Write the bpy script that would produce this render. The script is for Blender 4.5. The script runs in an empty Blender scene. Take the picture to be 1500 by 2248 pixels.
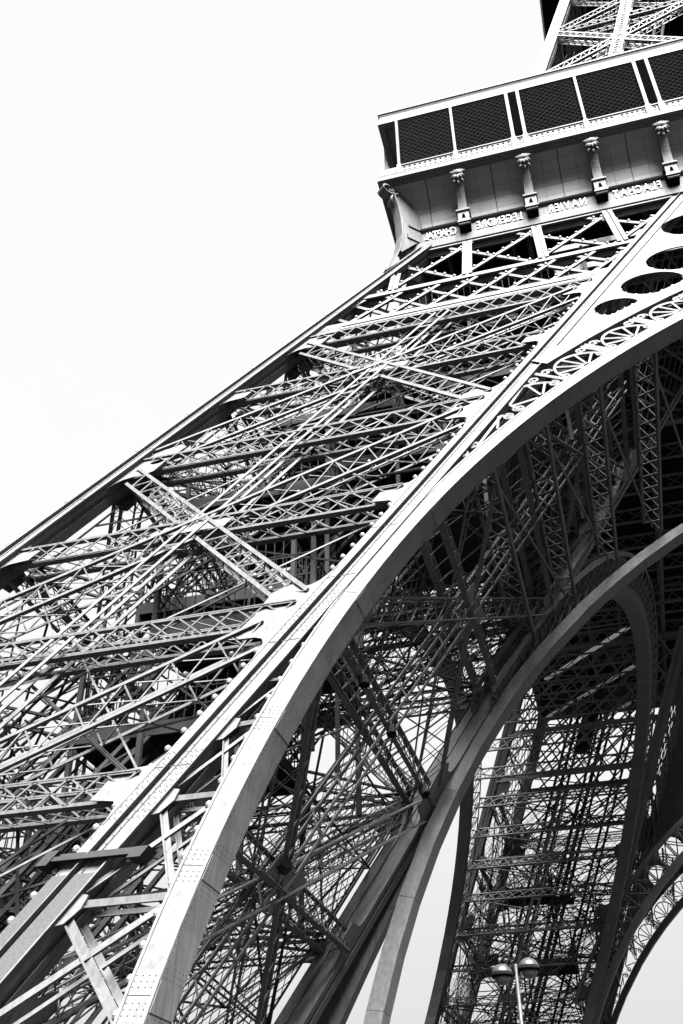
import bpy, bmesh, math, random
from mathutils import Vector, Matrix
from mathutils.geometry import tessellate_polygon
random.seed(7)
SC = bpy.context.scene
COL = SC.collection
V = Vector
R = math.radians

# ------------------------------------------------------------------ camera
cam_d = bpy.data.cameras.new('camera'); cam = bpy.data.objects.new('camera', cam_d); COL.objects.link(cam)
rgt = V((0.96428815, 0.26479284, -0.00575431)); upv = V((0.16248484, -0.57427952, 0.80237255)); fwd = V((-0.20915792, 0.77465333, 0.59679576))
M = Matrix((rgt, upv, -fwd)).transposed().to_4x4(); M.translation = V((-27.8669, -72.8119, 3.3073))
cam.matrix_world = M
cam_d.sensor_fit = 'VERTICAL'; cam_d.sensor_height = 36.0; cam_d.lens = 2214.198 * 36.0 / 2248.0
cam_d.clip_start = 0.1; cam_d.clip_end = 6000
SC.camera = cam

# ------------------------------------------------------------------ sky, sun, exposure
SUN_EL, SUN_AZ = R(57), R(157)        # azimuth the light comes from, clockwise from +Y
world = bpy.data.worlds.new('World'); SC.world = world; world.use_nodes = True
nt = world.node_tree; nt.nodes.clear()
out = nt.nodes.new('ShaderNodeOutputWorld'); bg = nt.nodes.new('ShaderNodeBackground')
sky = nt.nodes.new('ShaderNodeTexSky'); sky.sky_type = 'NISHITA'; sky.sun_disc = False
sky.sun_elevation = SUN_EL; sky.sun_rotation = SUN_AZ; sky.air_density = 1.0; sky.dust_density = 4.0
bw = nt.nodes.new('ShaderNodeRGBToBW')
tc = nt.nodes.new('ShaderNodeTexCoord')
noi = nt.nodes.new('ShaderNodeTexNoise'); noi.inputs['Scale'].default_value = 1.6; noi.inputs['Detail'].default_value = 4
mr = nt.nodes.new('ShaderNodeMapRange'); mr.inputs['From Min'].default_value = 0.3; mr.inputs['From Max'].default_value = 0.75
mr.inputs['To Min'].default_value = 0.785; mr.inputs['To Max'].default_value = 0.825
mixs = nt.nodes.new('ShaderNodeMix'); mixs.data_type = 'FLOAT'; mixs.inputs[0].default_value = 0.98
nt.links.new(tc.outputs['Generated'], noi.inputs['Vector']); nt.links.new(noi.outputs['Fac'], mr.inputs['Value'])
sep = nt.nodes.new('ShaderNodeSeparateXYZ'); gra = nt.nodes.new('ShaderNodeMapRange'); gra.interpolation_type = 'SMOOTHSTEP'   # overcast: paler towards the zenith
gra.inputs['From Min'].default_value = 0.0; gra.inputs['From Max'].default_value = 0.55; gra.inputs['To Min'].default_value = 0.68; gra.inputs['To Max'].default_value = 1.0
mul = nt.nodes.new('ShaderNodeMath'); mul.operation = 'MULTIPLY'
nt.links.new(tc.outputs['Generated'], sep.inputs[0]); nt.links.new(sep.outputs['Z'], gra.inputs['Value'])
nt.links.new(mr.outputs['Result'], mul.inputs[0]); nt.links.new(gra.outputs['Result'], mul.inputs[1])
nt.links.new(sky.outputs['Color'], bw.inputs['Color'])
nt.links.new(bw.outputs['Val'], mixs.inputs[2]); nt.links.new(mul.outputs[0], mixs.inputs[3])
nt.links.new(mixs.outputs[0], bg.inputs['Color']); bg.inputs['Strength'].default_value = 0.07
nt.links.new(bg.outputs['Background'], out.inputs['Surface'])
sun_d = bpy.data.lights.new('sun', 'SUN'); sun_d.energy = 5.0; sun_d.angle = R(38); sun_d.color = (1.0, 0.995, 0.985)
sun = bpy.data.objects.new('sun', sun_d); COL.objects.link(sun)
sdir = V((math.sin(SUN_AZ) * math.cos(SUN_EL), math.cos(SUN_AZ) * math.cos(SUN_EL), math.sin(SUN_EL)))
sun.rotation_euler = sdir.to_track_quat('Z', 'Y').to_euler(); sun.location = (0, 0, 200)
SC.view_settings.view_transform = 'Standard'; SC.view_settings.look = 'None'
SC.view_settings.exposure = 4.1; SC.view_settings.gamma = 1.0; SC.view_settings.use_curve_mapping = False
SC.cycles.max_bounces = 4; SC.cycles.diffuse_bounces = 1; SC.cycles.glossy_bounces = 2
SC.render.film_transparent = False

# ------------------------------------------------------------------ materials
def mat(name, lo, hi, rough=0.5, scale=3.0, streak=0.0, spec=0.5, metal=0.0):
    m = bpy.data.materials.new(name); m.use_nodes = True; n = m.node_tree; b = n.nodes['Principled BSDF']
    g = n.nodes.new('ShaderNodeNewGeometry'); mp = n.nodes.new('ShaderNodeMapping')
    mp.inputs['Scale'].default_value = (1, 1, 1 - streak)
    t = n.nodes.new('ShaderNodeTexNoise'); t.inputs['Scale'].default_value = scale; t.inputs['Detail'].default_value = 6; t.inputs['Roughness'].default_value = 0.65
    r = n.nodes.new('ShaderNodeMapRange'); r.inputs['From Min'].default_value = 0.32; r.inputs['From Max'].default_value = 0.68
    r.inputs['To Min'].default_value = lo; r.inputs['To Max'].default_value = hi
    n.links.new(g.outputs['Position'], mp.inputs['Vector']); n.links.new(mp.outputs['Vector'], t.inputs['Vector'])
    n.links.new(t.outputs['Fac'], r.inputs['Value'])
    n.links.new(r.outputs['Result'], b.inputs['Base Color'])
    r2 = n.nodes.new('ShaderNodeMapRange'); r2.inputs['To Min'].default_value = rough - 0.1; r2.inputs['To Max'].default_value = rough + 0.12
    n.links.new(t.outputs['Fac'], r2.inputs['Value']); n.links.new(r2.outputs['Result'], b.inputs['Roughness'])
    b.inputs['Specular IOR Level'].default_value = spec; b.inputs['Metallic'].default_value = metal
    return m
IRON = mat('iron_paint', 0.038, 0.053, 0.6, 0.9, 0.6, spec=.06)
def streaks(m, amount):
    n = m.node_tree; b = n.nodes['Principled BSDF']; src = b.inputs['Base Color'].links[0].from_socket
    g = n.nodes.new('ShaderNodeNewGeometry'); mp = n.nodes.new('ShaderNodeMapping'); mp.inputs['Scale'].default_value = (1, 1, .12)
    t = n.nodes.new('ShaderNodeTexNoise'); t.inputs['Scale'].default_value = 9; t.inputs['Detail'].default_value = 5
    r = n.nodes.new('ShaderNodeMapRange'); r.inputs['From Min'].default_value = .3; r.inputs['From Max'].default_value = .62; r.inputs['To Min'].default_value = 1 - amount; r.inputs['To Max'].default_value = 1.04
    mu = n.nodes.new('ShaderNodeMath'); mu.operation = 'MULTIPLY'
    n.links.new(g.outputs['Position'], mp.inputs['Vector']); n.links.new(mp.outputs['Vector'], t.inputs['Vector']); n.links.new(t.outputs['Fac'], r.inputs['Value'])
    n.links.new(src, mu.inputs[0]); n.links.new(r.outputs['Result'], mu.inputs[1]); n.links.new(mu.outputs[0], b.inputs['Base Color'])
streaks(IRON, .3)
PANEL_BRIGHT = mat('cove_paint_brightened', 0.07, 0.085, 0.65, 1.2, 0.8, spec=.06)  # iron paint made lighter to stand in for light missing under the cornice
RIVET = mat('rivet_shade_and_seam', 0.013, 0.02, 0.6, 4, spec=.05)  # rivet heads darkened to stand in for shade beneath them; seams simply dark
LAMPW = mat('lamp_glass', 0.05, 0.065, 0.4, 9, spec=.2)
LETTER = mat('letter_gilding', 0.075, 0.09, 0.4, 5, spec=.2)
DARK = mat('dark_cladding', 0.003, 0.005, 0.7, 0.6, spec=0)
GEAR = mat('lift_gear_paint_shaded', 0.009, 0.013, 0.7, 2.0, spec=.03)  # gear coloured darker than the iron, standing in for shade inside the pillars
WIRE = mat('wire_steel', 0.007, 0.01, 0.6, 2, spec=0)
GUARD = mat('mesh_guard_steel', 0.014, 0.026, 0.6, 30, spec=.05)
STONE = mat('pale_stone', 0.2, 0.3, 0.85, 1.5)
GROUND = mat('gravel_ground', 0.016, 0.028, 0.9, 0.8, spec=.1)
STEEL = mat('lamp_steel', 0.01, 0.016, 0.35, 6, spec=.3)
BOWL = mat('lamp_bowl', 0.015, 0.025, 0.3, 6, spec=.3)
PALE_STRIP = mat('pale_strip_white', 0.7, 0.8, 0.6, 4)

# ------------------------------------------------------------------ mesh helpers
class MB:
    def __init__(s): s.v = []; s.f = []
    def hexa(s, p):               # 8 corner points: bottom ring 0-3, top ring 4-7
        b = len(s.v); s.v += [tuple(q) for q in p]
        s.f += [(b, b+3, b+2, b+1), (b+4, b+5, b+6, b+7), (b, b+1, b+5, b+4), (b+1, b+2, b+6, b+5), (b+2, b+3, b+7, b+6), (b+3, b, b+4, b+7)]
    def bar(s, p0, p1, w, t, n):
        p0 = V(p0); p1 = V(p1); a = p1 - p0
        if a.length < 1e-5: return
        a.normalize(); x = a.cross(V(n))
        if x.length < 1e-4: x = a.cross(V((0.31, 0.77, 0.55)))
        x.normalize(); y = x.cross(a) * (t / 2); x = x * (w / 2)
        s.hexa([p0-x-y, p0+x-y, p0+x+y, p0-x+y, p1-x-y, p1+x-y, p1+x+y, p1-x+y])
    def box(s, lo, hi):
        (a, b, c), (d, e, f) = lo, hi
        s.hexa([(a, b, c), (d, b, c), (d, e, c), (a, e, c), (a, b, f), (d, b, f), (d, e, f), (a, e, f)])
    def plate(s, outer, holes, fn, t0, t1):     # flat 2-D outline with holes; fn(a, b, depth) -> 3-D
        loops = [outer] + holes
        flat = [p for l in loops for p in l]
        tri = tessellate_polygon([[V((p[0], p[1], 0)) for p in l] for l in loops])
        b = len(s.v); n = len(flat)
        s.v += [tuple(fn(p[0], p[1], t0)) for p in flat] + [tuple(fn(p[0], p[1], t1)) for p in flat]
        for t in tri:
            s.f.append((b+t[0], b+t[1], b+t[2])); s.f.append((b+n+t[2], b+n+t[1], b+n+t[0]))
        k = 0
        for l in loops:
            m = len(l)
            for i in range(m):
                j = (i + 1) % m
                s.f.append((b+k+i, b+k+j, b+n+k+j, b+n+k+i))
            k += m
    def tube(s, pts, r, seg=8, caps=True):
        pts = [V(p) for p in pts]; b = len(s.v); n = len(pts)
        rr = r if isinstance(r, (list, tuple)) else [r] * n
        for i, p in enumerate(pts):
            a = (pts[min(i+1, n-1)] - pts[max(i-1, 0)]).normalized()
            x = a.cross(V((0.21, 0.93, 0.3))).normalized(); y = a.cross(x)
            for k in range(seg):
                g = 2 * math.pi * k / seg
                s.v.append(tuple(p + (x * math.cos(g) + y * math.sin(g)) * rr[i]))
        for i in range(n - 1):
            for k in range(seg):
                l = (k + 1) % seg
                s.f.append((b+i*seg+k, b+i*seg+l, b+(i+1)*seg+l, b+(i+1)*seg+k))
        if caps:
            s.f.append(tuple(b+k for k in range(seg))[::-1]); s.f.append(tuple(b+(n-1)*seg+k for k in range(seg)))
    def strip(s, pts, w, t, n):                  # bent flat bar through pts
        for a, c in zip(pts[:-1], pts[1:]): s.bar(a, c, w, t, n)
    def mesh(s, name, m, smooth=False):
        me = bpy.data.meshes.new(name); me.from_pydata(s.v, [], s.f)
        bm = bmesh.new(); bm.from_mesh(me); bmesh.ops.recalc_face_normals(bm, faces=bm.faces); bm.to_mesh(me); bm.free()
        me.materials.append(m)
        if smooth: me.polygons.foreach_set('use_smooth', [True] * len(me.polygons))
        me.update(); return me
    def build(s, name, m, parent=None, stuff=False, smooth=False):
        return link(name, s.mesh(name, m, smooth), parent, stuff=stuff)
def link(name, data, parent=None, mtx=None, stuff=False):
    o = bpy.data.objects.new(name, data); COL.objects.link(o)
    if parent is not None: o.parent = parent
    if mtx is not None: o.matrix_local = mtx
    if stuff: o['kind'] = 'stuff'
    return o
def empty(name, parent=None, loc=(0, 0, 0)):
    o = link(name, None, parent); o.location = loc; o.empty_display_size = 0.3; return o
def tag(o, label=None, cat=None, group=None, kind=None):
    for k, v in (('label', label), ('category', cat), ('group', group), ('kind', kind)):
        if v: o[k] = v
    return o
def _unit(m):
    b = MB(); b.box((-.5, -.5, 0), (.5, .5, 1)); return b.mesh('bar', m)
def _unit_angle(m):          # L-section bar
    b = MB(); b.plate([(-.5, -.5), (.5, -.5), (.5, -.3), (-.3, -.3), (-.3, .5), (-.5, .5)], [], lambda x, y, z: V((x, y, z)), 0, 1); return b.mesh('angle_bar', m)
UNIT = _unit(IRON); UNIT_L = _unit_angle(IRON)
def bar_mtx(p0, p1, w, t, n):
    p0 = V(p0); p1 = V(p1); a = p1 - p0; L = a.length; a.normalize(); x = a.cross(V(n)).normalized(); y = a.cross(x)
    m = Matrix((x * w, y * t, a * L)).transposed().to_4x4(); m.translation = p0; return m
def bar_obj(name, p0, p1, w, t, n, parent, me=None):
    return link(name, me or UNIT, parent, bar_mtx(p0, p1, w, t, n))
class Sink:                   # bars either as single objects or joined
    def __init__(s, parent=None, fine=False):
        s.parent = parent; s.mb = MB(); s.fine = fine      # fine: each lacing bar of the near side is its own object
        if parent is not None: NEAR.append(s)
    def bar(s, name, p0, p1, w, t, n):
        if s.parent is None or name == 'lacing' or (name == 'lattice_bar' and not s.fine): s.mb.bar(p0, p1, w, t, n)
        else: bar_obj(name, p0, p1, w, t, n, s.parent)
NEAR = []

# ------------------------------------------------------------------ tower profile
A0, B0 = 58.6766, 0.48191
def W1(z): return A0 - B0 * z
LW = 15.88                                     # width of a lower pillar between outer edges
RA, ZA = 36.10, 4.515                          # arch circle
GZ = 1.6                                       # ground level
class Leg:
    def __init__(s, sx, sy, wf, lw): s.sx, s.sy, s.wf, s.lw = sx, sy, wf, lw
    def P(s, u, v, z): w = s.wf(z); return V((s.sx * (w - u), s.sy * (w - v), z))
    def face(s, k):
        if k == 'front': return lambda t, z, d=0: s.P(t, d, z)
        if k == 'back': return lambda t, z, d=0: s.P(t, s.lw - d, z)
        if k == 'outer': return lambda t, z, d=0: s.P(d, t, z)
        return lambda t, z, d=0: s.P(s.lw - d, t, z)
FL = Leg(-1, -1, W1, LW); BL = Leg(-1, 1, W1, LW)
def W2(z): return 24.07 - 0.233 * (z - 83.36)
FL2 = Leg(-1, -1, W2, 13.4); BL2 = Leg(-1, 1, W2, 13.4)
# which side each face looks out of, seen with the leg at the back: front faces of the rear leg look to the middle
def front_face(x, z, d=0): return V((x, -(W1(z) - d), z))
def back_face(x, z, d=0): return V((x, (W1(z) - d), z))
def left_face(y, z, d=0): return V((-(W1(z) - d), y, z))

# ------------------------------------------------------------------ ground
g = MB(); g.v = [(-900, -900, GZ), (900, -900, GZ), (900, 900, GZ), (-900, 900, GZ)]; g.f = [(0, 1, 2, 3)]
gr = g.build('ground', GROUND); tag(gr, 'pale gravel esplanade under the iron tower', 'ground', kind='structure')

TOWER = empty('lattice_tower')
tag(TOWER, 'riveted iron lattice tower with arched legs and names on a frieze', 'tower')

# masonry footings (four blocks of each leg)
for leg in (FL, BL):
    for (u, v) in ((0.4, 0.4), (0.4, LW - .4), (LW - .4, 0.4), (LW - .4, LW - .4)):
        m = MB(); p = leg.P(u, v, 4.0)
        q0 = [V((p.x + a, p.y + b, GZ - .3)) for a, b in ((-2.2, -2.2), (2.2, -2.2), (2.2, 2.2), (-2.2, 2.2))]
        q1 = [V((p.x + a, p.y + b, 4.0)) for a, b in ((-1.2, -1.2), (1.2, -1.2), (1.2, 1.2), (-1.2, 1.2))]
        m.hexa(q0 + q1); m.build('footing', STONE, TOWER)

# ------------------------------------------------------------------ rafters
def loft(mb, leg, u0, u1, v0, v1, z0, z1):
    mb.hexa([leg.P(u0, v0, z0), leg.P(u1, v0, z0), leg.P(u1, v1, z0), leg.P(u0, v1, z0),
             leg.P(u0, v0, z1), leg.P(u1, v0, z1), leg.P(u1, v1, z1), leg.P(u0, v1, z1)])
def rivet(mb, c, n, r):
    n = V(n).normalized(); x = n.cross(V((.3, .2, .93))).normalized(); y = n.cross(x); b = len(mb.v); c = V(c)
    for k in range(6):
        a = k * math.pi / 3; mb.v.append(tuple(c + (x * math.cos(a) + y * math.sin(a)) * r))
    for k in range(6):
        a = k * math.pi / 3; mb.v.append(tuple(c + (x * math.cos(a) + y * math.sin(a)) * r * .55 + n * r * .55))
    for k in range(6):
        l = (k + 1) % 6; mb.f.append((b+k, b+l, b+6+l, b+6+k))
    mb.f.append(tuple(b+6+k for k in range(6)))
def rafter(leg, cu, cv, z0, z1, w=1.02, near=False):
    # cu, cv: low corner of the section; box core with two face plates per side and an open groove between
    root = empty('rafter', TOWER)
    c = MB(); loft(c, leg, cu + .07, cu + w - .07, cv + .07, cv + w - .07, z0, z1); c.build('core', IRON, root)
    for side in range(4):
        for (a, b) in ((0.0, .40), (.50, w)):
            m = MB()
            if side == 0: loft(m, leg, cu + a, cu + b, cv, cv + .067, z0, z1)
            if side == 1: loft(m, leg, cu + a, cu + b, cv + w - .067, cv + w, z0, z1)
            if side == 2: loft(m, leg, cu, cu + .067, cv + a + .07, cv + b - .07, z0, z1)
            if side == 3: loft(m, leg, cu + w - .067, cu + w, cv + a + .07, cv + b - .07, z0, z1)
            m.build('flange_plate', IRON, root)
    if near:
        m = MB()
        loft(m, leg, cu + .385, cu + .41, cv - .13, cv + .0, z0, z1); m.build('flange_edge', IRON, root)
        m = MB(); loft(m, leg, cu + .60, cu + .615, cv - .03, cv + .0, z0, z1); m.build('flange_edge', IRON, root)
        m = MB(); loft(m, leg, cu + w - .02, cu + w + .02, cv - .10, cv - .002, z0, z1); m.build('flange_edge', IRON, root)
        r = MB(); n = leg.P(0, -1, 10) - leg.P(0, 0, 10)
        for uo in (.06, .34, .56, .95):
            z = z0
            while z < min(z1, 46):
                rivet(r, leg.P(cu + uo, cv - .001, z), n, .021); z += .20 if uo in (.34, .56) else .42
        for zc in (3.4, 6.6, 11.9, 17.6, 23.2, 28.9, 34.4):      # splice plates dense with rivets
            for i in range(12):
                for uo in (.10, .18, .26, .66, .74, .82, .90):
                    rivet(r, leg.P(cu + uo, cv - .001, zc - .9 + i * .16 + (uo * 10 % 2) * .04), n, .02)
        r.build('rivets', RIVET, root, stuff=True)
        for zc in (7.6, 12.4, 16.4, 19.0, 21.3, 26.6, 30.1, 33.0, 37.2, 43):
            m = MB(); loft(m, leg, cu - .01, cu + w + .01, cv - .012, cv - .003, zc, zc + .02); m.build('plate_seam', RIVET, root)
    return root
ZR0, ZR1 = 2.6, 52.4
for leg in (FL, BL):
    for (cu, cv) in ((-.17, -.17 if leg is FL else -.17), (LW - 1.0, -.0), (0, LW - 1.0), (LW - 1.0, LW - 1.0)):
        if (cu, cv) == (LW - 1.0, -.0): cv = 0.0
        rafter(leg, cu, cv, ZR0, ZR1, near=(leg is FL and cv < 1))

# ------------------------------------------------------------------ lattice members
def box_truss(fn, a, b, sep, depth, n_bays, sink, cw=.13, lw=.058, cross=True, d0=.04):
    # fn(t, z, d): face; a, b: (t, z) ends of the centre line
    if sink.parent is None: cw *= .62; lw *= .62
    pa, pb = fn(a[0], a[1], d0), fn(b[0], b[1], d0)
    inn = (fn(a[0], a[1], 1 + d0) - pa).normalized(); ax = (pb - pa).normalized(); sd = ax.cross(inn).normalized()
    h = sd * (sep / 2); dp = inn * depth
    for k in (-1, 1):
        sink.bar('chord', pa + h * k, pb + h * k, cw, .06, inn)
        sink.bar('chord', pa + h * k + dp, pb + h * k + dp, cw, .06, inn)
        sink.bar('chord', pa + h * k + inn * .07, pb + h * k + inn * .07, .05, .11, inn)
    for i in range(n_bays):
        f0, f1 = i / n_bays, (i + 1) / n_bays
        q0, q1 = pa.lerp(pb, f0), pa.lerp(pb, f1)
        for o, nm in ((V((0, 0, 0)), 'lattice_bar'), (dp, 'lacing')):
            sink.bar(nm, q0 - h + o, q0 + h + o, lw, .03, inn)
            if cross: sink.bar(nm, q0 - h + o, q1 + h + o, lw * .8, .03, inn)
        for k in (-1, 1):
            sink.bar('lacing', q0 + h * k, q1 + h * k + dp, lw * .8, .03, sd)
            if i % 2 == 0: sink.bar('lacing', q1 + h * k, q0 + h * k + dp, lw * .8, .03, sd)
def flat_truss(fn, a, b, sep, depth, n_bays, sink, cw=.13, lw=.045):
    fl = .26
    if sink.parent is None: cw *= .7; lw *= .7; fl = .17
    pa, pb = fn(a[0], a[1], .05), fn(b[0], b[1], .05)
    inn = (fn(a[0], a[1], 1.05) - pa).normalized(); ax = (pb - pa).normalized(); sd = ax.cross(inn).normalized()
    h = sd * (sep / 2); dp = inn * depth
    for k in (-1, 1):
        for o in (V((0, 0, 0)), dp):
            sink.bar('chord', pa + h * k + o + inn * .14, pb + h * k + o + inn * .10, .035, fl, inn)
            sink.bar('chord', pa + h * k * .86 + o, pb + h * k * .88 + o, .05, .03, inn)
    for i in range(n_bays):
        q0, q1 = pa.lerp(pb, i / n_bays), pa.lerp(pb, (i + 1) / n_bays)
        for o, nm in ((V((0, 0, 0)), 'lattice_bar'), (dp, 'lacing')):
            sink.bar(nm, q0 - h + o, q1 + h + o, lw, .03, inn)
            sink.bar(nm, q0 + h + o, q1 - h + o, lw, .03, inn)
        for k in (-1, 1):
            sink.bar('lacing', q0 + h * k, q1 + h * k + dp, lw, .03, sd)
HL = [6.4, 17.67, 28.95, 39.85]; HM = [12.0, 23.25, 34.4]
def gusset(fn, t_edge, s, zc, big, parent, sink):
    # s: +1 plate grows towards larger t, -1 towards smaller
    if big: o = [(-.05, 1.9), (.03, 1.5), (.12, 1.25), (.28, 1.1), (.5, 1.06), (.9, 1.28), (1.35, .98), (1.3, .5), (1.22, 0), (1.3, -.75), (1.0, -.95), (.55, -.96), (.28, -1.05), (.1, -1.25), (-.05, -2.0)]
    else: o = [(-.05, .85), (.12, .5), (.9, .42), (.9, -.36), (.25, -.45), (.08, -.6), (-.05, -1.1)]
    holes = []
    if big and zc > 20:
        holes = [[(.85 + .3 * math.cos(a), .02 + .17 * math.sin(a)) for a in [k * math.pi / 5 for k in range(10)]]]
    f = lambda p, q, d: fn(t_edge + s * p, zc + q, d)
    m = MB(); m.plate(o, holes, f, -.02, .03)
    m2 = m.build('gusset_plate', IRON, parent) if sink is None else None
    if sink is not None: sink.v, sink.f  # joined variant
    if sink is not None:
        b = len(sink.v); sink.v += m.v; sink.f += [tuple(b + i for i in q) for q in m.f]
BULBS = []
def brace_face(leg, k, near, zmax=52):
    fn = leg.face(k); lw = leg.lw
    if near:
        def newsink(nm, fine=False): return Sink(empty(nm, TOWER), fine)
    else:
        shared = Sink()
        def newsink(nm, fine=False): return shared
    tl, tr = .75, lw - 1.05
    for i, z in enumerate(HL):
        flat_truss(fn, (tl, z), (tr, z), .74, .85, 16, newsink('horizontal_truss', i in (1, 2)))
        gusset(fn, lw - 1.0, -1, z, True, TOWER, None if near else shared.mb)
        gusset(fn, .83, 1, z, True, TOWER, None if near else shared.mb)
    for i, z in enumerate(HM):
        flat_truss(fn, (tl, z), (tr, z), .70, .85, 16, newsink('horizontal_truss'))
        gusset(fn, lw - 1.0, -1, z, False, TOWER, None if near else shared.mb)
        gusset(fn, .83, 1, z, False, TOWER, None if near else shared.mb)
        m = MB(); m.plate([(6.4, z + .35), (8.9, z + .35), (8.9, z - .3), (6.4, z - .3)], [], lambda a, b, d: fn(a, b, d), -.03, .0)
        if near: m.build('gusset_plate', IRON, TOWER)
        else:
            b = len(shared.mb.v); shared.mb.v += m.v; shared.mb.f += [tuple(b + j for j in q) for q in m.f]
    for z0, z1 in zip(HL[:-1], HL[1:]):
        box_truss(fn, (1.1, z1 - .68), (lw - 1.35, z0 + .55), .78, 1.0, 16, newsink('diagonal_truss', True), cw=.13)
        box_truss(fn, (1.1, z0 + .55), (lw - 1.35, z1 - .68), .78, 1.0, 16, newsink('diagonal_truss', True), cw=.08, lw=.045)
    # middle post running parallel to the rafters
    s = newsink('middle_post'); n = fn(1, 10, 1) - fn(1, 10, 0)
    for t in (7.28, 7.95):
        s.bar('chord', fn(t, 3, -.06), fn(t, 40, -.06), .10, .05, n); s.bar('chord', fn(t, 3, .75), fn(t, 40, .75), .13, .05, n)
    z = 3.5
    while z < 39.5:
        s.bar('lattice_bar', fn(7.28, z, -.04), fn(7.95, z, -.04), .07, .03, n)
        if not near:
            s.bar('lattice_bar', fn(7.28, z, .75), fn(7.95, z + 1.2, .75), .06, .03, n)
        s.bar('lattice_bar', fn(7.6, z, -.04), fn(7.6, z + .9, .75), .06, .03, fn(8, 10, 0) - fn(7, 10, 0))
        z += 1.25
    # lighter secondary lacing in each half panel
    s2 = Sink() if near else shared
    for z0, z1 in zip([6.4, 12.0, 17.67, 23.25, 28.95, 34.4], [12.0, 17.67, 23.25, 28.95, 34.4, 39.85]):
        for (ta, tb) in ((1.0, 7.3), (7.95, lw - 1.1)):
            for d in (.9,):
                s2.bar('x', fn(ta, z0, d), fn(tb, z1, d), .05, .05, n); s2.bar('x', fn(ta, z1, d), fn(tb, z0, d), .05, .05, n)
    if near: s2.mb.build('wind_bracing', IRON, TOWER, stuff=True)
    # lattice of the girder that ties the pillar head
    if not near:
        for z in (41.2, 45.0, 51.8): shared.bar('c', fn(.6, z, .1), fn(lw - .9, z, .1), .5, .12, n)
        t = -4.0
        while t < lw + 4:
            for za, zb in ((45.0, 51.8), (41.2, 45.0)):
                st = zb - za
                for (t0, t1) in ((t, t + st), (t + st, t)):
                    a, b = max(.7, min(lw - 1, t0)), max(.7, min(lw - 1, t1))
                    if abs(a - b) < .6: continue
                    f0, f1 = (a - t0) / (t1 - t0), (b - t0) / (t1 - t0)
                    shared.bar('c', fn(a, za + st * f0, .1), fn(b, za + st * f1, .1), .17, .06, n)
            t += 1.9
        shared.mb.build('bracing', IRON, TOWER, stuff=True)
brace_face(FL, 'front', True)
for k in ('back', 'outer', 'inner'): brace_face(FL, k, False)
for k in ('front', 'back', 'outer', 'inner'): brace_face(BL, k, False)

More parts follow.
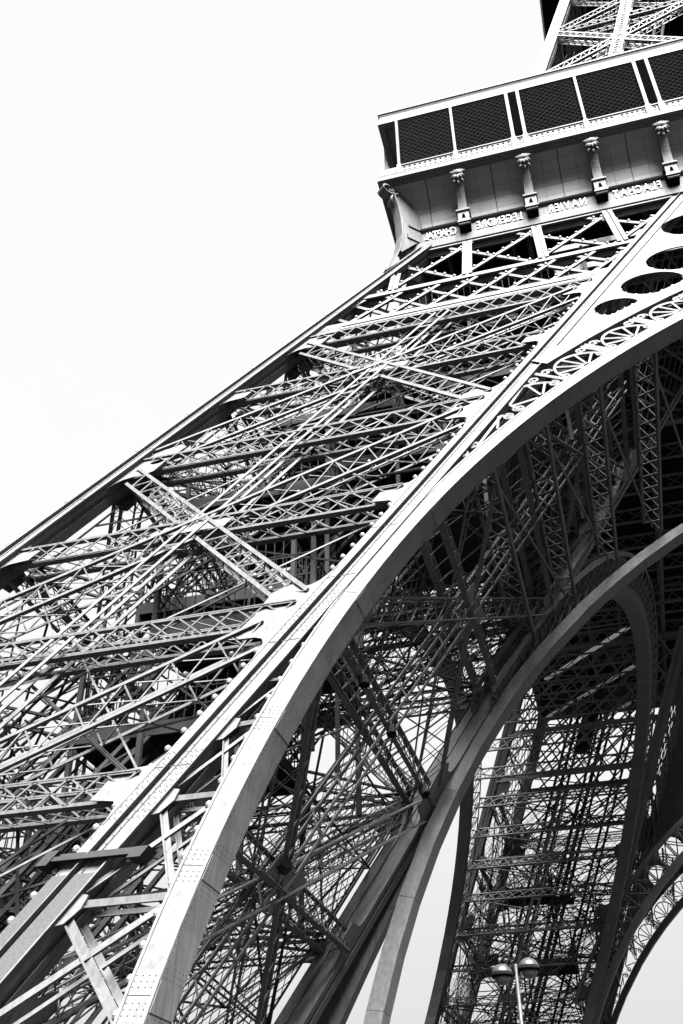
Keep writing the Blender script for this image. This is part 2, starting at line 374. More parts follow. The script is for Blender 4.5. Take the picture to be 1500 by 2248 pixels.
# level frames and lift gear inside the pillars
def pillar_inside(leg):
    s = Sink(); lw = leg.lw
    for z in HL + HM:
        for (a, b) in (((1, 1), (lw - 1, lw - 1)), ((1, lw - 1), (lw - 1, 1))):
            p, q = leg.P(a[0], a[1], z), leg.P(b[0], b[1], z)
            for dz in (-.3, .3): s.bar('x', p + V((0, 0, dz)), q + V((0, 0, dz)), .12, .08, (0, 0, 1))
            for i in range(22):
                m0, m1 = p.lerp(q, i / 22), p.lerp(q, (i + 1) / 22)
                s.bar('x', m0 + V((0, 0, -.3 if i % 2 else .3)), m1 + V((0, 0, .3 if i % 2 else -.3)), .06, .04, (p - q).cross(V((0, 0, 1))))
    # lift track: twin inclined lattice beams with sleepers
    for (u, v) in ((5.2, 5.2), (8.2, 5.2), (5.2, 8.6), (8.2, 8.6), (10.9, 7.0)):
        n = V((0, 1, 0))
        for (du, dv) in ((0, 0), (.7, 0), (0, .7), (.7, .7)):
            s.bar('x', leg.P(u + du, v + dv, 3), leg.P(u + du, v + dv, 50), .14, .12, n)
        z = 3
        while z < 49:
            s.bar('x', leg.P(u, v, z), leg.P(u + .7, v, z + .9), .06, .05, n); s.bar('x', leg.P(u + .7, v, z + .9), leg.P(u, v, z + 1.8), .06, .05, n)
            s.bar('x', leg.P(u, v, z), leg.P(u, v + .7, z + .9), .06, .05, (1, 0, 0)); s.bar('x', leg.P(u, v + .7, z + .9), leg.P(u, v, z + 1.8), .06, .05, (1, 0, 0))
            z += 1.8
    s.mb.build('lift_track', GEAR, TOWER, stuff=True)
    rnd = random.Random(3 if leg is FL else 5)
    plats = [(2, 8, 2, 7, 34.2), (6.6, 13, 3.5, 10, 31.2), (2.4, 8.4, 2.4, 7.5, 28.4), (4, 10, 4, 10, 23.0), (7.5, 13, 2.5, 8, 20.2), (6, 12, 5, 11, 17.2), (3, 9, 3, 8, 39.2), (2, 7, 3, 8, 12.2), (8.5, 14, 3, 9, 37.0), (3, 13, 2, 12, 44)]
    if leg is BL: plats = [(2, 7, 2, 7, 34.2), (7, 12, 6, 11, 27.0), (3, 8, 8, 13, 21.0), (8, 13, 3, 8, 14.5)]
    sh = empty('lift_shaft', TOWER)  # lift shaft boxes, also added to darken the inside and block sun
    for (ua, ub, va, vb, za, zb) in (((8.6, 13.6, 5.5, 12.6, 29.5, 51.5), (2.6, 7.5, 8.5, 13, 38, 51.5)) if leg is FL else ((6, 7.5, 6, 7.5, 46, 51.5),)):
        m = MB(); loft(m, leg, ua, ub, va, vb, za, zb); m.build('cladding', GEAR, sh)
        k = 0
        while za + k < zb - .5:
            m = MB()
            loft(m, leg, ua - .1, ub + .1, va - .1, va - .004, za + k, za + k + .16); m.build('shaft_rail', GEAR, sh)
            k += 1.9
    for (u0, u1, v0, v1, z) in plats:
        root = empty('landing', TOWER)
        m = MB(); q = [leg.P(a, b, z) for a, b in ((u0, v0), (u1, v0), (u1, v1), (u0, v1))]
        m.hexa(q + [p + V((0, 0, .12)) for p in q]); m.build('floor_plate', GEAR, root)
        f = MB()
        for i in range(4):
            f.bar(q[i] + V((0, 0, -.2)), q[(i+1) % 4] + V((0, 0, -.2)), .14, .38, (0, 0, 1))
        c = (q[0] + q[2]) / 2
        for i in range(1, 5):
            f.bar(q[0].lerp(q[1], i / 5) + V((0, 0, -.15)), q[3].lerp(q[2], i / 5) + V((0, 0, -.15)), .1, .25, (0, 0, 1))
        f.build('floor_frame', GEAR, root, stuff=True)
        r = MB()
        for i in range(4):
            a, b = q[i], q[(i+1) % 4]; L = (b - a).length
            for h in (.55, 1.15, 2.0): r.bar(a + V((0, 0, h)), b + V((0, 0, h)), .045, .045, (0, 0, 1))
            k = 0
            while k < L: p = a.lerp(b, k / L); r.bar(p, p + V((0, 0, 2.0)), .03, .03, (1, 0, 0)); k += .35
        r.build('railing', GEAR, root, stuff=True)
        po = MB()
        for i in range(4):
            po.bar(q[i] + V((0, 0, -5)), q[i] + V((0, 0, 3.2)), .16, .16, (1, 0, 0))
        po.build('post', GEAR, root, stuff=True)
    for (p0, p1) in (zip(plats[:7], plats[1:8]) if leg is FL else ()):
        a = leg.P((p0[0]+p0[1])/2, p0[2] + .5, p0[4]); b = leg.P((p1[0]+p1[1])/2, p1[3] - .5, p1[4])
        if (a - b).length > 13: continue
        st = MB(); sd = (b - a).cross(V((0, 0, 1))).normalized() * .55
        for k in (-1, 1):
            st.bar(a + sd * k, b + sd * k, .08, .3, (0, 0, 1)); st.bar(a + sd * k + V((0, 0, 1)), b + sd * k + V((0, 0, 1)), .05, .05, (0, 0, 1))
        n = int(abs(a.z - b.z) / .19)
        for i in range(n):
            p = a.lerp(b, (i + .5) / n); st.bar(p - sd, p + sd, .26, .04, (0, 0, 1))
            if i % 4 == 0:
                for k in (-1, 1): st.bar(p + sd * k, p + sd * k + V((0, 0, 1)), .03, .03, (1, 0, 0))
        st.build('stair_flight', GEAR, TOWER, stuff=True)
pillar_inside(FL); pillar_inside(BL)

def wire_net(fn, t0, t1, z0, z1, d, pitch=.5, th=.022):
    m = MB(); H = z1 - z0; k = -H
    n = fn(1, 10, 1) - fn(1, 10, 0)
    while k < t1 - t0:
        lo, hi = max(k, 0), min(k + H, t1 - t0)
        if hi - lo > .05:
            m.bar(fn(t0 + lo, z0 + lo - k, d), fn(t0 + hi, z0 + hi - k, d), th, th, n); m.bar(fn(t0 + lo, z1 - (lo - k), d), fn(t0 + hi, z1 - (hi - k), d), th, th, n)
        k += pitch
    for (a, b, c, e) in ((t0, z0, t1, z0), (t0, z1, t1, z1), (t0, z0, t0, z1), (t1, z0, t1, z1)): m.bar(fn(a, b, d), fn(c, e, d), .07, .05, n)
    m.build('wire_net', GEAR, TOWER, stuff=True)
for (k, t0, t1, z0, z1) in (('inner', 1, 7.4, 18, 23), ('inner', 8, 14.8, 23.5, 28.6), ('inner', 1, 7.4, 29.3, 34), ('inner', 8, 14.8, 8, 17), ('back', 1, 7.4, 7, 12), ('back', 8, 14.8, 12.5, 17), ('back', 8, 14.8, 24, 39), ('inner', 8, 14.8, 30, 39), ('outer', 1, 7.4, 7, 16)):
    wire_net(FL.face(k), t0, t1, z0, z1, 1.3)
for (k, t0, t1, z0, z1) in (('front', 1, 7.4, 10, 22), ('front', 8, 14.8, 20, 34), ('inner', 1, 14.8, 26, 39), ('back', 1, 14.8, 12, 20), ('outer', 4, 12, 16, 30), ('back', 2, 9, 26, 39), ('front', 1, 14.8, 34, 39.6), ('inner', 1, 9, 10, 22), ('back', 8, 14.8, 20, 30)):
    wire_net(BL.face(k), t0, t1, z0, z1, 1.3, .6, .03)
def tie_rods(leg, count, seed, th):       # slender rods, conduits and hangers strung between the joints
    rn = random.Random(seed); lv = sorted(HL + HM + [9.2, 14.8, 20.5, 26, 31.7, 37]); lw = leg.lw; m = MB(); k = 0
    edge = [1.0, 4.2, 7.6, 11.2, lw - 1.0]
    def joint():
        z = rn.choice(lv); t = rn.choice(edge)
        return rn.choice([(t, 1.1, z), (t, lw - 1.1, z), (1.1, t, z), (lw - 1.1, t, z), (t, rn.choice(edge), z)])
    while k < count:
        a, b = joint(), joint(); p, q = leg.P(*a), leg.P(*b)
        if not 4 < (p - q).length < 15 or abs(a[2] - b[2]) > 9: continue
        m.bar(p, q, th, th, (.2, 1, .3)); k += 1
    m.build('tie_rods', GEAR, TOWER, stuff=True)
tie_rods(FL, 260, 11, .06); tie_rods(BL, 240, 12, .09)
# dark lift hall standing inside the foot of the pillar
for leg in (FL, BL):
    h = empty('lift_hall', TOWER); c = [leg.P(a, b, 5) for a, b in ((2, 3), (10, 3), (10, 13), (2, 13))]
    xs = sorted(p.x for p in c); ys = sorted(p.y for p in c); x0, x1, y0, y1 = xs[0], xs[-1], ys[0], ys[-1]
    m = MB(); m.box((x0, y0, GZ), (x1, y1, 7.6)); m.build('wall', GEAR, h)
    m = MB(); m.box((x0 - .6, y0 - .6, 7.6), (x1 + .6, y1 + .6, 7.95)); m.build('roof', GEAR, h)
    for k in range(7):
        xx = x0 + (x1 - x0) * k / 6; m = MB(); m.box((xx - .08, y0 - .12, GZ), (xx + .08, y0 - .003, 7.59)); m.build('mullion', GEAR, h)
# ------------------------------------------------------------------ arches
def arch_pt(fn, th, r, d): return fn(-r * math.cos(th), ZA + r * math.sin(th), d)
SPL = [1.0, 4.0, 8.1, 14.4, 21.9, 29.1, 35.6, 41.0, 48.0, 55.0, 62.0, 69.0, 76.0, 83.0, 90.0]
def arch_band(fn, d0, d1, r0, r1, a0, a1, parent, name, thick=.06, step=1.5, near=False, sides=True):
    """box-shaped rib: front plate, soffit plate, rear plate; each splice length its own object"""
    cuts = sorted(set([a0, a1] + [s for s in SPL + [180 - s for s in SPL] if a0 < s < a1]))
    for c0, c1 in zip(cuts[:-1], cuts[1:]):
        n = max(1, int((c1 - c0) / step))
        th = [R(c0 + (c1 - c0) * i / n) for i in range(n + 1)]
        g0 = R(.012)
        th[0] += g0; th[-1] -= g0
        def sweep(nm, ra, rb, da, db):
            m = MB()
            for t0, t1 in zip(th[:-1], th[1:]):
                b = len(m.v)
                if t0 == th[0]:
                    m.v += [tuple(arch_pt(fn, t0, rr, dd)) for rr, dd in ((ra, da), (rb, da), (rb, db), (ra, db))]
                    b = 0
                else: b = len(m.v) - 4
                m.v += [tuple(arch_pt(fn, t1, rr, dd)) for rr, dd in ((ra, da), (rb, da), (rb, db), (ra, db))]
                for i in range(4):
                    j = (i + 1) % 4; m.f.append((b+i, b+j, b+4+j, b+4+i))
            m.f.append((0, 1, 2, 3)); k = len(m.v) - 4; m.f.append((k, k+1, k+2, k+3))
            return m.build(nm, IRON, parent)
        sweep('face_plate', r0, r1, d0, d0 + thick)
        sweep('soffit_plate', r0, r0 + thick, d0 + thick + .003, d1 - thick - .003)
        if sides: sweep('face_plate', r0, r1, d1 - thick, d1)
        sweep('top_plate', r1 - thick, r1, d0 + thick + .003, d1 - thick - .003)
def arch_rivets(fn, d0, d1, r0, r1, a0, a1, parent):
    m = MB(); a = a0
    fnn = fn(0, 20, -1) - fn(0, 20, 0)
    while a < a1:
        th = R(a)
        for rr in (r0 + .05, r1 - .05): rivet(m, arch_pt(fn, th, rr, d0 - .001), fnn, .017)
        nn = arch_pt(fn, th, r0 - 1, d0) - arch_pt(fn, th, r0, d0)
        for dd in (d0 + .06, d1 - .06): rivet(m, arch_pt(fn, th, r0 - .001, dd), nn, .019)
        a += .24
    for s in SPL:
        if not a0 < s < a1: continue
        for i in range(-5, 6):
            if i == 0: continue
            th = R(s + i * .17 + (.05 if i > 0 else -.05))
            nn = arch_pt(fn, th, r0 - 1, d0) - arch_pt(fn, th, r0, d0)
            for k in range(6): rivet(m, arch_pt(fn, th, r0 - .001, d0 + .16 + k * (d1 - d0 - .3) / 5 + (i % 2) * .04), nn, .019)
            if abs(i) <= 3:
                for k in range(4): rivet(m, arch_pt(fn, th, r0 + .11 + k * (r1 - r0 - .2) / 3, d0 - .001), fnn, .017)
    m.build('rivets', RIVET, parent, stuff=True)
RI, RO = RA, RA + .58
FR = empty('arch', TOWER)
arch_band(front_face, -.03, 1.0, RI, RO, 0, 90, FR, 'arch')
arch_rivets(front_face, -.03, 1.0, RI, RO, 0, 62, FR)
for rr, w in ((RI + .03, .06), (RO - .03, .06)):
    m = MB(); m.strip([arch_pt(front_face, R(a), rr, -.045) for a in [i * 1.5 for i in range(0, 61)]], w, .03, front_face(0, 20, 1) - front_face(0, 20, 0)); m.build('edge_angle', IRON, FR, stuff=True)
for (a0, a1) in ((3.55, 4.45), (7.65, 8.55), (13.95, 14.85), (21.45, 22.35), (28.65, 29.55), (40.55, 41.45)):   # cover straps over the soffit splices
    m = MB(); ths = [R(a0 + (a1 - a0) * i / 3) for i in range(4)]
    for t0, t1 in zip(ths[:-1], ths[1:]):
        m.hexa([arch_pt(front_face, t0, RI - .001, .0), arch_pt(front_face, t1, RI - .001, .0), arch_pt(front_face, t1, RI - .001, .97), arch_pt(front_face, t0, RI - .001, .97),
                arch_pt(front_face, t0, RI - .014, .0), arch_pt(front_face, t1, RI - .014, .0), arch_pt(front_face, t1, RI - .014, .97), arch_pt(front_face, t0, RI - .014, .97)])
    m.build('cover_strap', IRON, FR)
for fn, d, a1 in ((front_face, LW - 1.0 + .15, 90), (left_face, 0, 180), (left_face, LW - .85, 180), (back_face, 0, 90), (back_face, LW - .85, 90)):
    AR = empty('arch', TOWER)
    arch_band(fn, d, d + 1.0, RI, RO, 0, a1, AR, 'arch', step=3)
# inner arches: an outer rib and lacing between the ribs
def inner_lacing(fn, d, a0, a1, depth=1.0):
    s = Sink(); n = fn(0, 20, 1) - fn(0, 20, 0); a = a0; k = 0
    while a < a1:
        t0, t1 = R(a), R(a + 2.2)
        for dd in (d + .1, d + depth - .1):
            s.bar('x', arch_pt(fn, t0, RO, dd), arch_pt(fn, t1, 38.3, dd), .1, .05, n); s.bar('x', arch_pt(fn, t1, RO, dd), arch_pt(fn, t0, 38.3, dd), .1, .05, n)
            s.bar('x', arch_pt(fn, t0, 38.45, dd), arch_pt(fn, t1, 38.45, dd), .3, .1, n)
            s.bar('x', arch_pt(fn, t0, RO, dd), arch_pt(fn, t0, 38.3, dd), .12, .08, n)
        a += 2.2
    s.mb.build('arch_lacing', IRON, TOWER, stuff=True)
inner_lacing(left_face, LW - .85, 28, 152); inner_lacing(back_face, LW - .85, 28, 90); inner_lacing(left_face, 0.0, 28, 152)
# lattice beams that tie the outer and the inner arch of a side
def arch_ties(fn, a0, a1, step):
    s = Sink(); a = a0
    while a < a1:
        th = R(a)
        p0, p1 = arch_pt(fn, th, 37.0, 1.0), arch_pt(fn, th, 37.0, LW - .9)
        up = (arch_pt(fn, th, 38.2, 1.0) - p0)
        for e in (0, 1): s.bar('x', p0 + up * e, p1 + up * e, .14, .12, up)
        for i in range(14):
            q0, q1 = p0.lerp(p1, i / 14), p0.lerp(p1, (i + 1) / 14)
            s.bar('x', q0, q1 + up, .07, .04, (p1 - p0).cross(up)); s.bar('x', q0 + up, q1, .07, .04, (p1 - p0).cross(up))
        th2 = R(a + step); r0, r1 = arch_pt(fn, th2, 37.6, 1.0), arch_pt(fn, th2, 37.6, LW - .9)
        s.bar('x', p0 + up * .5, r1, .09, .07, up)
        a += step
    s.mb.build('arch_ties', IRON, TOWER, stuff=True)
arch_ties(front_face, 36, 92, 5.2); arch_ties(left_face, 36, 146, 5.2); arch_ties(back_face, 36, 92, 5.2)

# upper rib of the decorated arch, fan panels and pierced spandrel
def spandrel(fn, near, a0, a1):
    root = empty('arch_ornament', TOWER)
    ub = empty('upper_rib', TOWER)
    arch_band(fn, -.10, .5, 38.27, 39.05, 44.2, a1, ub, 'rib', step=2, sides=False)
    n = fn(0, 20, 1) - fn(0, 20, 0)
    pitch = 4.28; a = 30.1
    cell = 0
    while a + pitch < a1:
        c = R(a + pitch / 2); parts = []
        def L(p, q, d=.08):   # local coords: p along the arch (metres from centre), q radially above the lower rib
            th = c + p / 37.4; return arch_pt(fn, th, RO + q, d)
        hw = 37.4 * R(pitch) / 2
        H = 38.27 - RO
        # keep what lies outside of the rafter
        def clear(p, q): x = L(p, q); return (abs(x.x) if fn is not left_face else abs(x.y)) < W1(x.z) - LW - .02
        pts_ring = [(hw * .80 * math.cos(t), .12 + (H - .3) * math.sin(t)) for t in [math.pi * i / 16 for i in range(17)]]
        items = []
        items.append(('post', [(-hw - .1, 0), (-hw - .1, H)], .13)); items.append(('post', [(-hw + .1, 0), (-hw + .1, H)], .13))
        items.append(('ring', pts_ring, .1)); 
        for ang in (26, 58, 90, 122, 154):
            t = R(ang); items.append(('spoke', [(.16 * math.cos(t), .1 + .1 * math.sin(t)), (hw * .76 * math.cos(t), .12 + (H - .34) * math.sin(t))], .085))
        for (sx, cx, cy, rad) in ((1, -hw + .34, .33, .23), (-1, hw - .34, .33, .23), (-1, -hw + .36, H - .34, .24), (1, hw - .36, H - .34, .24)):
            sp = []
            for i in range(15):
                t = i / 14 * 2.6 * math.pi; rr = rad * (1 - .72 * i / 14)
                sp.append((cx + sx * rr * math.cos(t + 2.2), cy + rr * math.sin(t + 2.2) * (1 if cy < H / 2 else -1)))
            items.append(('scroll', sp, .075))
        joined = MB()
        for nm, pts, w in items:
            if not all(clear(*p) for p in pts):
                pts = [p for p in pts if clear(*p)]
                if len(pts) < 2: continue
            m = joined if not near else MB()
            m.strip([L(*p) for p in pts], w, .09, n)
            if near: m.build(nm, IRON, root)
        if not near and joined.v: joined.build('fan_panel', IRON, root, stuff=True)
        a += pitch
    # pierced spandrel plate between rafter, upper rib and girder
    xs = []
    zb0 = 27.0
    poly = []
    # outline: up the rafter edge, along the top, back along the rib
    for z in (31.5, 35, 40, 45, 51.9): poly.append((-(W1(z) - LW - .0) + 0, z))
    xe = 20.0
    poly.append((xe, 51.9))
    th_end = math.acos(-xe / 39.0)
    tA = R(46.5)
    for i in range(41):
        th = th_end + (tA - th_end) * i / 40; poly.append((-39.0 * math.cos(th), ZA + 39.0 * math.sin(th)))
    # start where rafter meets rib
    zs = None
    z = 28.0
    while z < 50:
        x = W1(z) - LW
        if math.hypot(x, z - ZA) > 39.0: zs = z; break
        z += .02
    poly = [p for p in poly if not (abs(p[0] + (W1(p[1]) - LW)) < 1e-3 and p[1] < zs)]
    poly.insert(0, (-(W1(zs) - LW), zs))
    poly = [p for p in poly if not (math.hypot(p[0], p[1] - ZA) < 39.01 and -p[0] > W1(zs) - LW - .05 and p[1] < zs - .01)]
    def circ(cx, cz, r, n=28):
        pts = []
        for i in range(n):
            t = 2 * math.pi * i / n; x, zz = cx + r * math.cos(t), cz + r * math.sin(t)
            d = math.hypot(x, zz - ZA)
            if d < 39.2: x, zz = x * 39.2 / d, ZA + (zz - ZA) * 39.2 / d
            pts.append((x, zz))
        return pts
    holes = [circ(-18.55, 45.75, 1.95), circ(-20.42, 40.8, 1.68), circ(-22.28, 38.12, 1.36), circ(-24.12, 36.05, .95), circ(-14.2, 45.2, 1.9), circ(-15.9, 41.8, 1.3)]
    if not near: holes = holes[2:4]
    m = MB(); m.plate(poly, holes, fn, -.02, .06); m.build('spandrel_plate', IRON, TOWER)
    return holes
HOLES = spandrel(front_face, True, 29, 80)
spandrel(back_face, False, 29, 88)
m = MB()                          # rear wall of the front spandrel: cross girder seen through the openings
for z in (38, 42, 46, 50): m.bar(front_face(-26, z, 1.4), front_face(-6, z, 1.4), .4, .1, (0, 1, 0))
m.build('spandrel_stiffener', IRON, TOWER, stuff=True)

# struts between the pillar and the foot of the front arch
def arch_x(z): return -math.sqrt(RO ** 2 - (z - ZA) ** 2) if abs(z - ZA) < RO else 0
fs = front_face; nrm = fs(0, 10, 1) - fs(0, 10, 0)
def raf_x(z): return -(W1(z) - LW)
struts = [(9.03, 9.05, .22), (11.5, 11.5, .2), (13.55, 13.6, .2), (6.2, 6.2, .22), (8.85, 6.6, .26), (11.45, 9.1, .2), (13.5, 11.7, .16), (9.3, 11.3, .18), (11.8, 13.4, .16), (15.0, 15.0, .14), (13.7, 14.9, .13), (6.4, 8.9, .2)]
for za, zb, w in struts:
    for d in (.12, .85):
        p, q = fs(raf_x(za) - .05, za, d), fs(arch_x(zb) + .02, zb, d)
        bar_obj('strut', p, q, w * (.55 if d > .5 else .75), .09, nrm, TOWER, UNIT_L)
for z in (6.3, 9.0, 11.5, 13.5):
    m = MB(); m.plate([(-.25, .3), (.2, .2), (.3, -.1), (.2, -.4), (-.25, -.5)], [], lambda a, b, d, z=z: fs(raf_x(z + b) + a, z + b, d), .02, .07); m.build('gusset_plate', IRON, TOWER)

# clamp and fine mesh guard wrapped round the foot of the inner rafter
cl = empty('clamp', TOWER)
for (u0, u1, v0, v1) in ((LW - 1.35, LW + .75, -.22, -.12), (LW - 1.25, LW + .5, -.115, -.05)):
    m = MB(); loft(m, FL, u0, u1, v0, v1, 10.0, 10.1 if v0 < -.2 else 10.2); m.build('clamp_bar', GEAR, cl)
m = MB(); loft(m, FL, LW - 1.5, LW - 1.25, -.25, .3, 9.9, 10.25); m.build('clamp_block', GEAR, cl)
m = MB(); loft(m, FL, LW + .55, LW + .85, -.25, .2, 9.9, 10.15); m.build('clamp_block', GEAR, cl)
gm = MB()
for (a, b) in ((-.02, .37), (.5, 1.04)): loft(gm, FL, LW - 1.0 + a, LW - 1.0 + b, -.035, -.012, 2.7, 9.7)
gm.build('mesh_guard', GUARD, TOWER, stuff=True)

# ------------------------------------------------------------------ girder of the front face
GX0, GX1 = -1, 0
def leg_in(z): return -(W1(z) - LW + 1.0)
def leg_out(z): return -(W1(z) - .55)
GR = empty('girder', TOWER)
def hbar(name, z, w, d0, d1, x0=None, x1=None, parent=None):
    m = MB(); a0 = leg_out(z) if x0 is None else x0; a1 = leg_in(z) if x1 is None else x1
    m.plate([(leg_out(z - w/2), z - w/2), (leg_in(z - w/2), z - w/2), (leg_in(z + w/2), z + w/2), (leg_out(z + w/2), z + w/2)], [], fs, d0, d1)
    return m.build(name, IRON, parent or GR)
hbar('chord', 51.9, .42, -.05, .12); hbar('chord', 45.0, .5, -.04, .12); hbar('chord', 41.22, .5, -.04, .12); hbar('chord', 40.72, .22, -.02, .5)
for z in (45.0, 41.22, 51.9):
    m = MB(); m.bar(fs(leg_out(z), z - .22, .3), fs(leg_in(z), z - .22, .3), .05, .62, (0, 0, 1)); m.build('chord_flange', IRON, GR)
def girder_bars(z0, z1, step, slope, w, d, jitter, name='girder_bar', bulbs=True):
    dx = (z1 - z0) / slope; t = leg_out(z0) - abs(dx) - 2
    while t < leg_in(z1) + abs(dx) + 2:
        # clip the bar against the rafters
        def X(f): return t + dx * f
        fs_ok = [f for f in [i / 80 for i in range(81)] if leg_out(z0 + (z1 - z0) * f) < X(f) < leg_in(z0 + (z1 - z0) * f)]
        if len(fs_ok) > 8:
            f0, f1 = fs_ok[0], fs_ok[-1]; za, zb = z0 + (z1 - z0) * f0, z0 + (z1 - z0) * f1
            p, q = fs(X(f0), za, d), fs(X(f1), zb, d)
            bar_obj(name, p, q, w, .07, nrm, GR)
            bar_obj('bar_web', p + nrm * .07, q + nrm * .07, .05, .16, nrm, GR)
            if bulbs:
                L = (q - p).length; k = .5
                while k < L - .3:
                    BULBS.append((p.lerp(q, k / L) + V((0, 0, .15)), .085)); k += .98
        t += step
girder_bars(45.25, 51.7, 4.03, 1.35, .18, .06, 0); girder_bars(45.25, 51.7, 4.03, -1.35, .18, .14, 0)
girder_bars(41.5, 44.75, 2.02, 1.3, .16, .06, 0, bulbs=True); girder_bars(41.5, 44.75, 2.02, -1.3, .16, .14, 0, bulbs=False)
for k in range(4):
    x = -34.6 + 4.03 * k
    po = empty('girder_post', TOWER)
    top = 51.7; bot = 45.2
    z_hi = top
    while leg_out(z_hi) > x - .4 and z_hi > bot: z_hi -= .1
    for dx in (-.17, .17): bar_obj('flange', fs(x + dx, bot, -.09), fs(x + dx, z_hi, -.09), .2, .06, nrm, po)
    bar_obj('web', fs(x, bot, .05), fs(x, z_hi, .05), .3, .12, nrm, po)

# edge lamps along the rafter and the diagonals
def edge_lamps(fn, pts, n, r=.085):
    for i in range(n):
        f = (i + .5) / n * (len(pts) - 1); k = min(int(f), len(pts) - 2); BULBS.append((pts[k].lerp(pts[k+1], f - k), r))
edge_lamps(None, [fs(-(W1(z) - LW + 1.16), z, .1) for z in (8, 17)], 17); edge_lamps(None, [fs(-(W1(z) - LW + 1.16), z, .1) for z in (19.3, 28)], 17)
edge_lamps(None, [fs(-(W1(z) - LW + 1.16), z, .1) for z in (30.6, 39)], 16)
edge_lamps(None, [arch_pt(fs, R(a), RO + .12, .12) for a in (1, 6, 11, 16, 21)], 20)
for z0, z1 in zip(HL[:-1], HL[1:]):
    for (a, b) in (((1.3, z1 - .85), (LW - 1.6, z0 + .75)), ((1.3, z0 + .75), (LW - 1.6, z1 - .85))):
        p, q = FL.face('front')(a[0], a[1], .5), FL.face('front')(b[0], b[1], .5)
        for i in range(14):
            BULBS.append((p.lerp(q, (i + .5) / 14) + V((random.uniform(-.2, .2), 0, random.uniform(-.1, .2))), .09))
for z in HL[1:] + HM:
    p, q = FL.face('front')(1.5, z, .4), FL.face('front')(LW - 2, z, .4)
    for i in range(9): BULBS.append((p.lerp(q, (i + .5) / 9), .1))
for hole in HOLES[:4]:
    for i in range(0, len(hole), 2):
        if hole[i][1] < sum(p[1] for p in hole) / len(hole) + .3: BULBS.append((fs(hole[i][0], hole[i][1], .12) + V((0, 0, .08)), .08))
bm_ = MB()
prof = [(.02, -.10), (.085, -.07), (.1, 0), (.08, .06), (.03, .1)]
for i, (r_, z_) in enumerate(prof):
    for k in range(7): bm_.v.append((r_ * math.cos(k * 2 * math.pi / 7), r_ * math.sin(k * 2 * math.pi / 7), z_))
for i in range(len(prof) - 1):
    for k in range(7): bm_.f.append((i*7+k, i*7+(k+1) % 7, (i+1)*7+(k+1) % 7, (i+1)*7+k))
bm_.f += [tuple(range(7)), tuple(range(28, 35))]
LAMP_ME = bm_.mesh('edge_lamp', LAMPW)
extra = MB()
for i, (p, r_) in enumerate(BULBS):
    if i < 295: link('edge_lamp', LAMP_ME, TOWER, Matrix.Translation(p) @ Matrix.Scale(r_ / .1, 4))
    else:
        b = len(extra.v); extra.v += [tuple(V(v) * (r_ / .1) + p) for v in bm_.v]; extra.f += [tuple(b + j for j in q) for q in bm_.f]
if extra.v: extra.build('edge_lamps', LAMPW, TOWER, stuff=True)

# ------------------------------------------------------------------ first floor: gallery
def ring(profile, close=False):       # sweep (half width, z) profile round the square, mitred corners
    m = MB(); n = len(profile)
    for (r, z) in profile: m.v += [(-r, -r, z), (r, -r, z), (r, r, z), (-r, r, z)]
    for i in range(n if close else n - 1):
        j = (i + 1) % n
        for k in range(4):
            l = (k + 1) % 4; m.f.append((i*4+k, i*4+l, j*4+l, j*4+k))
    return m
ring([(33.62, 51.95), (33.78, 51.98), (33.80, 52.5), (33.70, 52.56), (33.68, 52.7), (33.4, 52.72), (33.4, 51.95)], True).build('frieze_base', IRON, TOWER)
ring([(33.56, 52.73), (33.56, 53.74), (33.4, 53.74), (33.4, 52.73)], True).build('frieze_band', IRON, TOWER)
ring([(33.72, 53.76), (33.78, 53.84), (33.66, 53.93), (33.4, 53.93), (33.4, 53.76)], True).build('frieze_moulding', IRON, TOWER)
ring([(33.50, 53.94), (33.50, 54.6), (33.62, 55.4), (33.95, 56.15), (34.45, 56.7), (34.95, 56.96), (34.95, 57.0), (33.2, 57.0), (33.2, 53.94)], True).build('cove_backing', PANEL_BRIGHT, TOWER)
ring([(35.2, 56.99), (35.2, 57.12), (35.5, 57.12), (35.5, 57.42), (35.42, 57.47), (35.45, 57.62), (30.0, 57.62), (30.0, 56.99)], True).build('cornice', IRON, TOWER)
ring([(35.1, 63.42), (35.34, 63.42), (35.33, 63.6), (35.24, 64.0), (35.2, 64.35), (35.26, 64.55), (35.32, 64.6), (35.32, 64.72), (30.2, 64.8), (30.2, 63.6), (34.95, 63.6), (34.95, 63.42)], True).build('gallery_roof', IRON, TOWER)
ring([(30.6, 57.63), (30.6, 63.59), (30.4, 63.59), (30.4, 57.63)], True).build('gallery_wall', DARK, TOWER)
# cove panels, two to a bay, four boards high
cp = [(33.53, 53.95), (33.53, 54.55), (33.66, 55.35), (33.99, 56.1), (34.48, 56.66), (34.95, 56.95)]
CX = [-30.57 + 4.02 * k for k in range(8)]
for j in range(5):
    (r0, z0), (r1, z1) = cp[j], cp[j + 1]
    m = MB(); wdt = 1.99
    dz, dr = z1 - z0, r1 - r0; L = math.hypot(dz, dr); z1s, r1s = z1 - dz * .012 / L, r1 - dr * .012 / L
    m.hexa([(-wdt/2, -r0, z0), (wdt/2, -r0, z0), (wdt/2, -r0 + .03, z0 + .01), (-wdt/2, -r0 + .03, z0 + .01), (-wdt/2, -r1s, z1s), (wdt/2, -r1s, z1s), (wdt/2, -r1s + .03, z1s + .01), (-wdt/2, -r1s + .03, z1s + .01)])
    me = m.mesh('cove_panel', PANEL_BRIGHT)
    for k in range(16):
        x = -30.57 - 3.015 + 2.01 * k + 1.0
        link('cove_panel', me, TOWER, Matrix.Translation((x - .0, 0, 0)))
m = MB()
for k in range(16):
    x = -30.57 - 2.01 + 2.01 * k * 1.0
    if k % 2 == 0:
        for (a, b) in zip(cp[:-1], cp[1:]): m.bar((x, -a[0] - .012, a[1]), (x, -b[0] - .012, b[1]), .05, .02, (0, 1, 0))
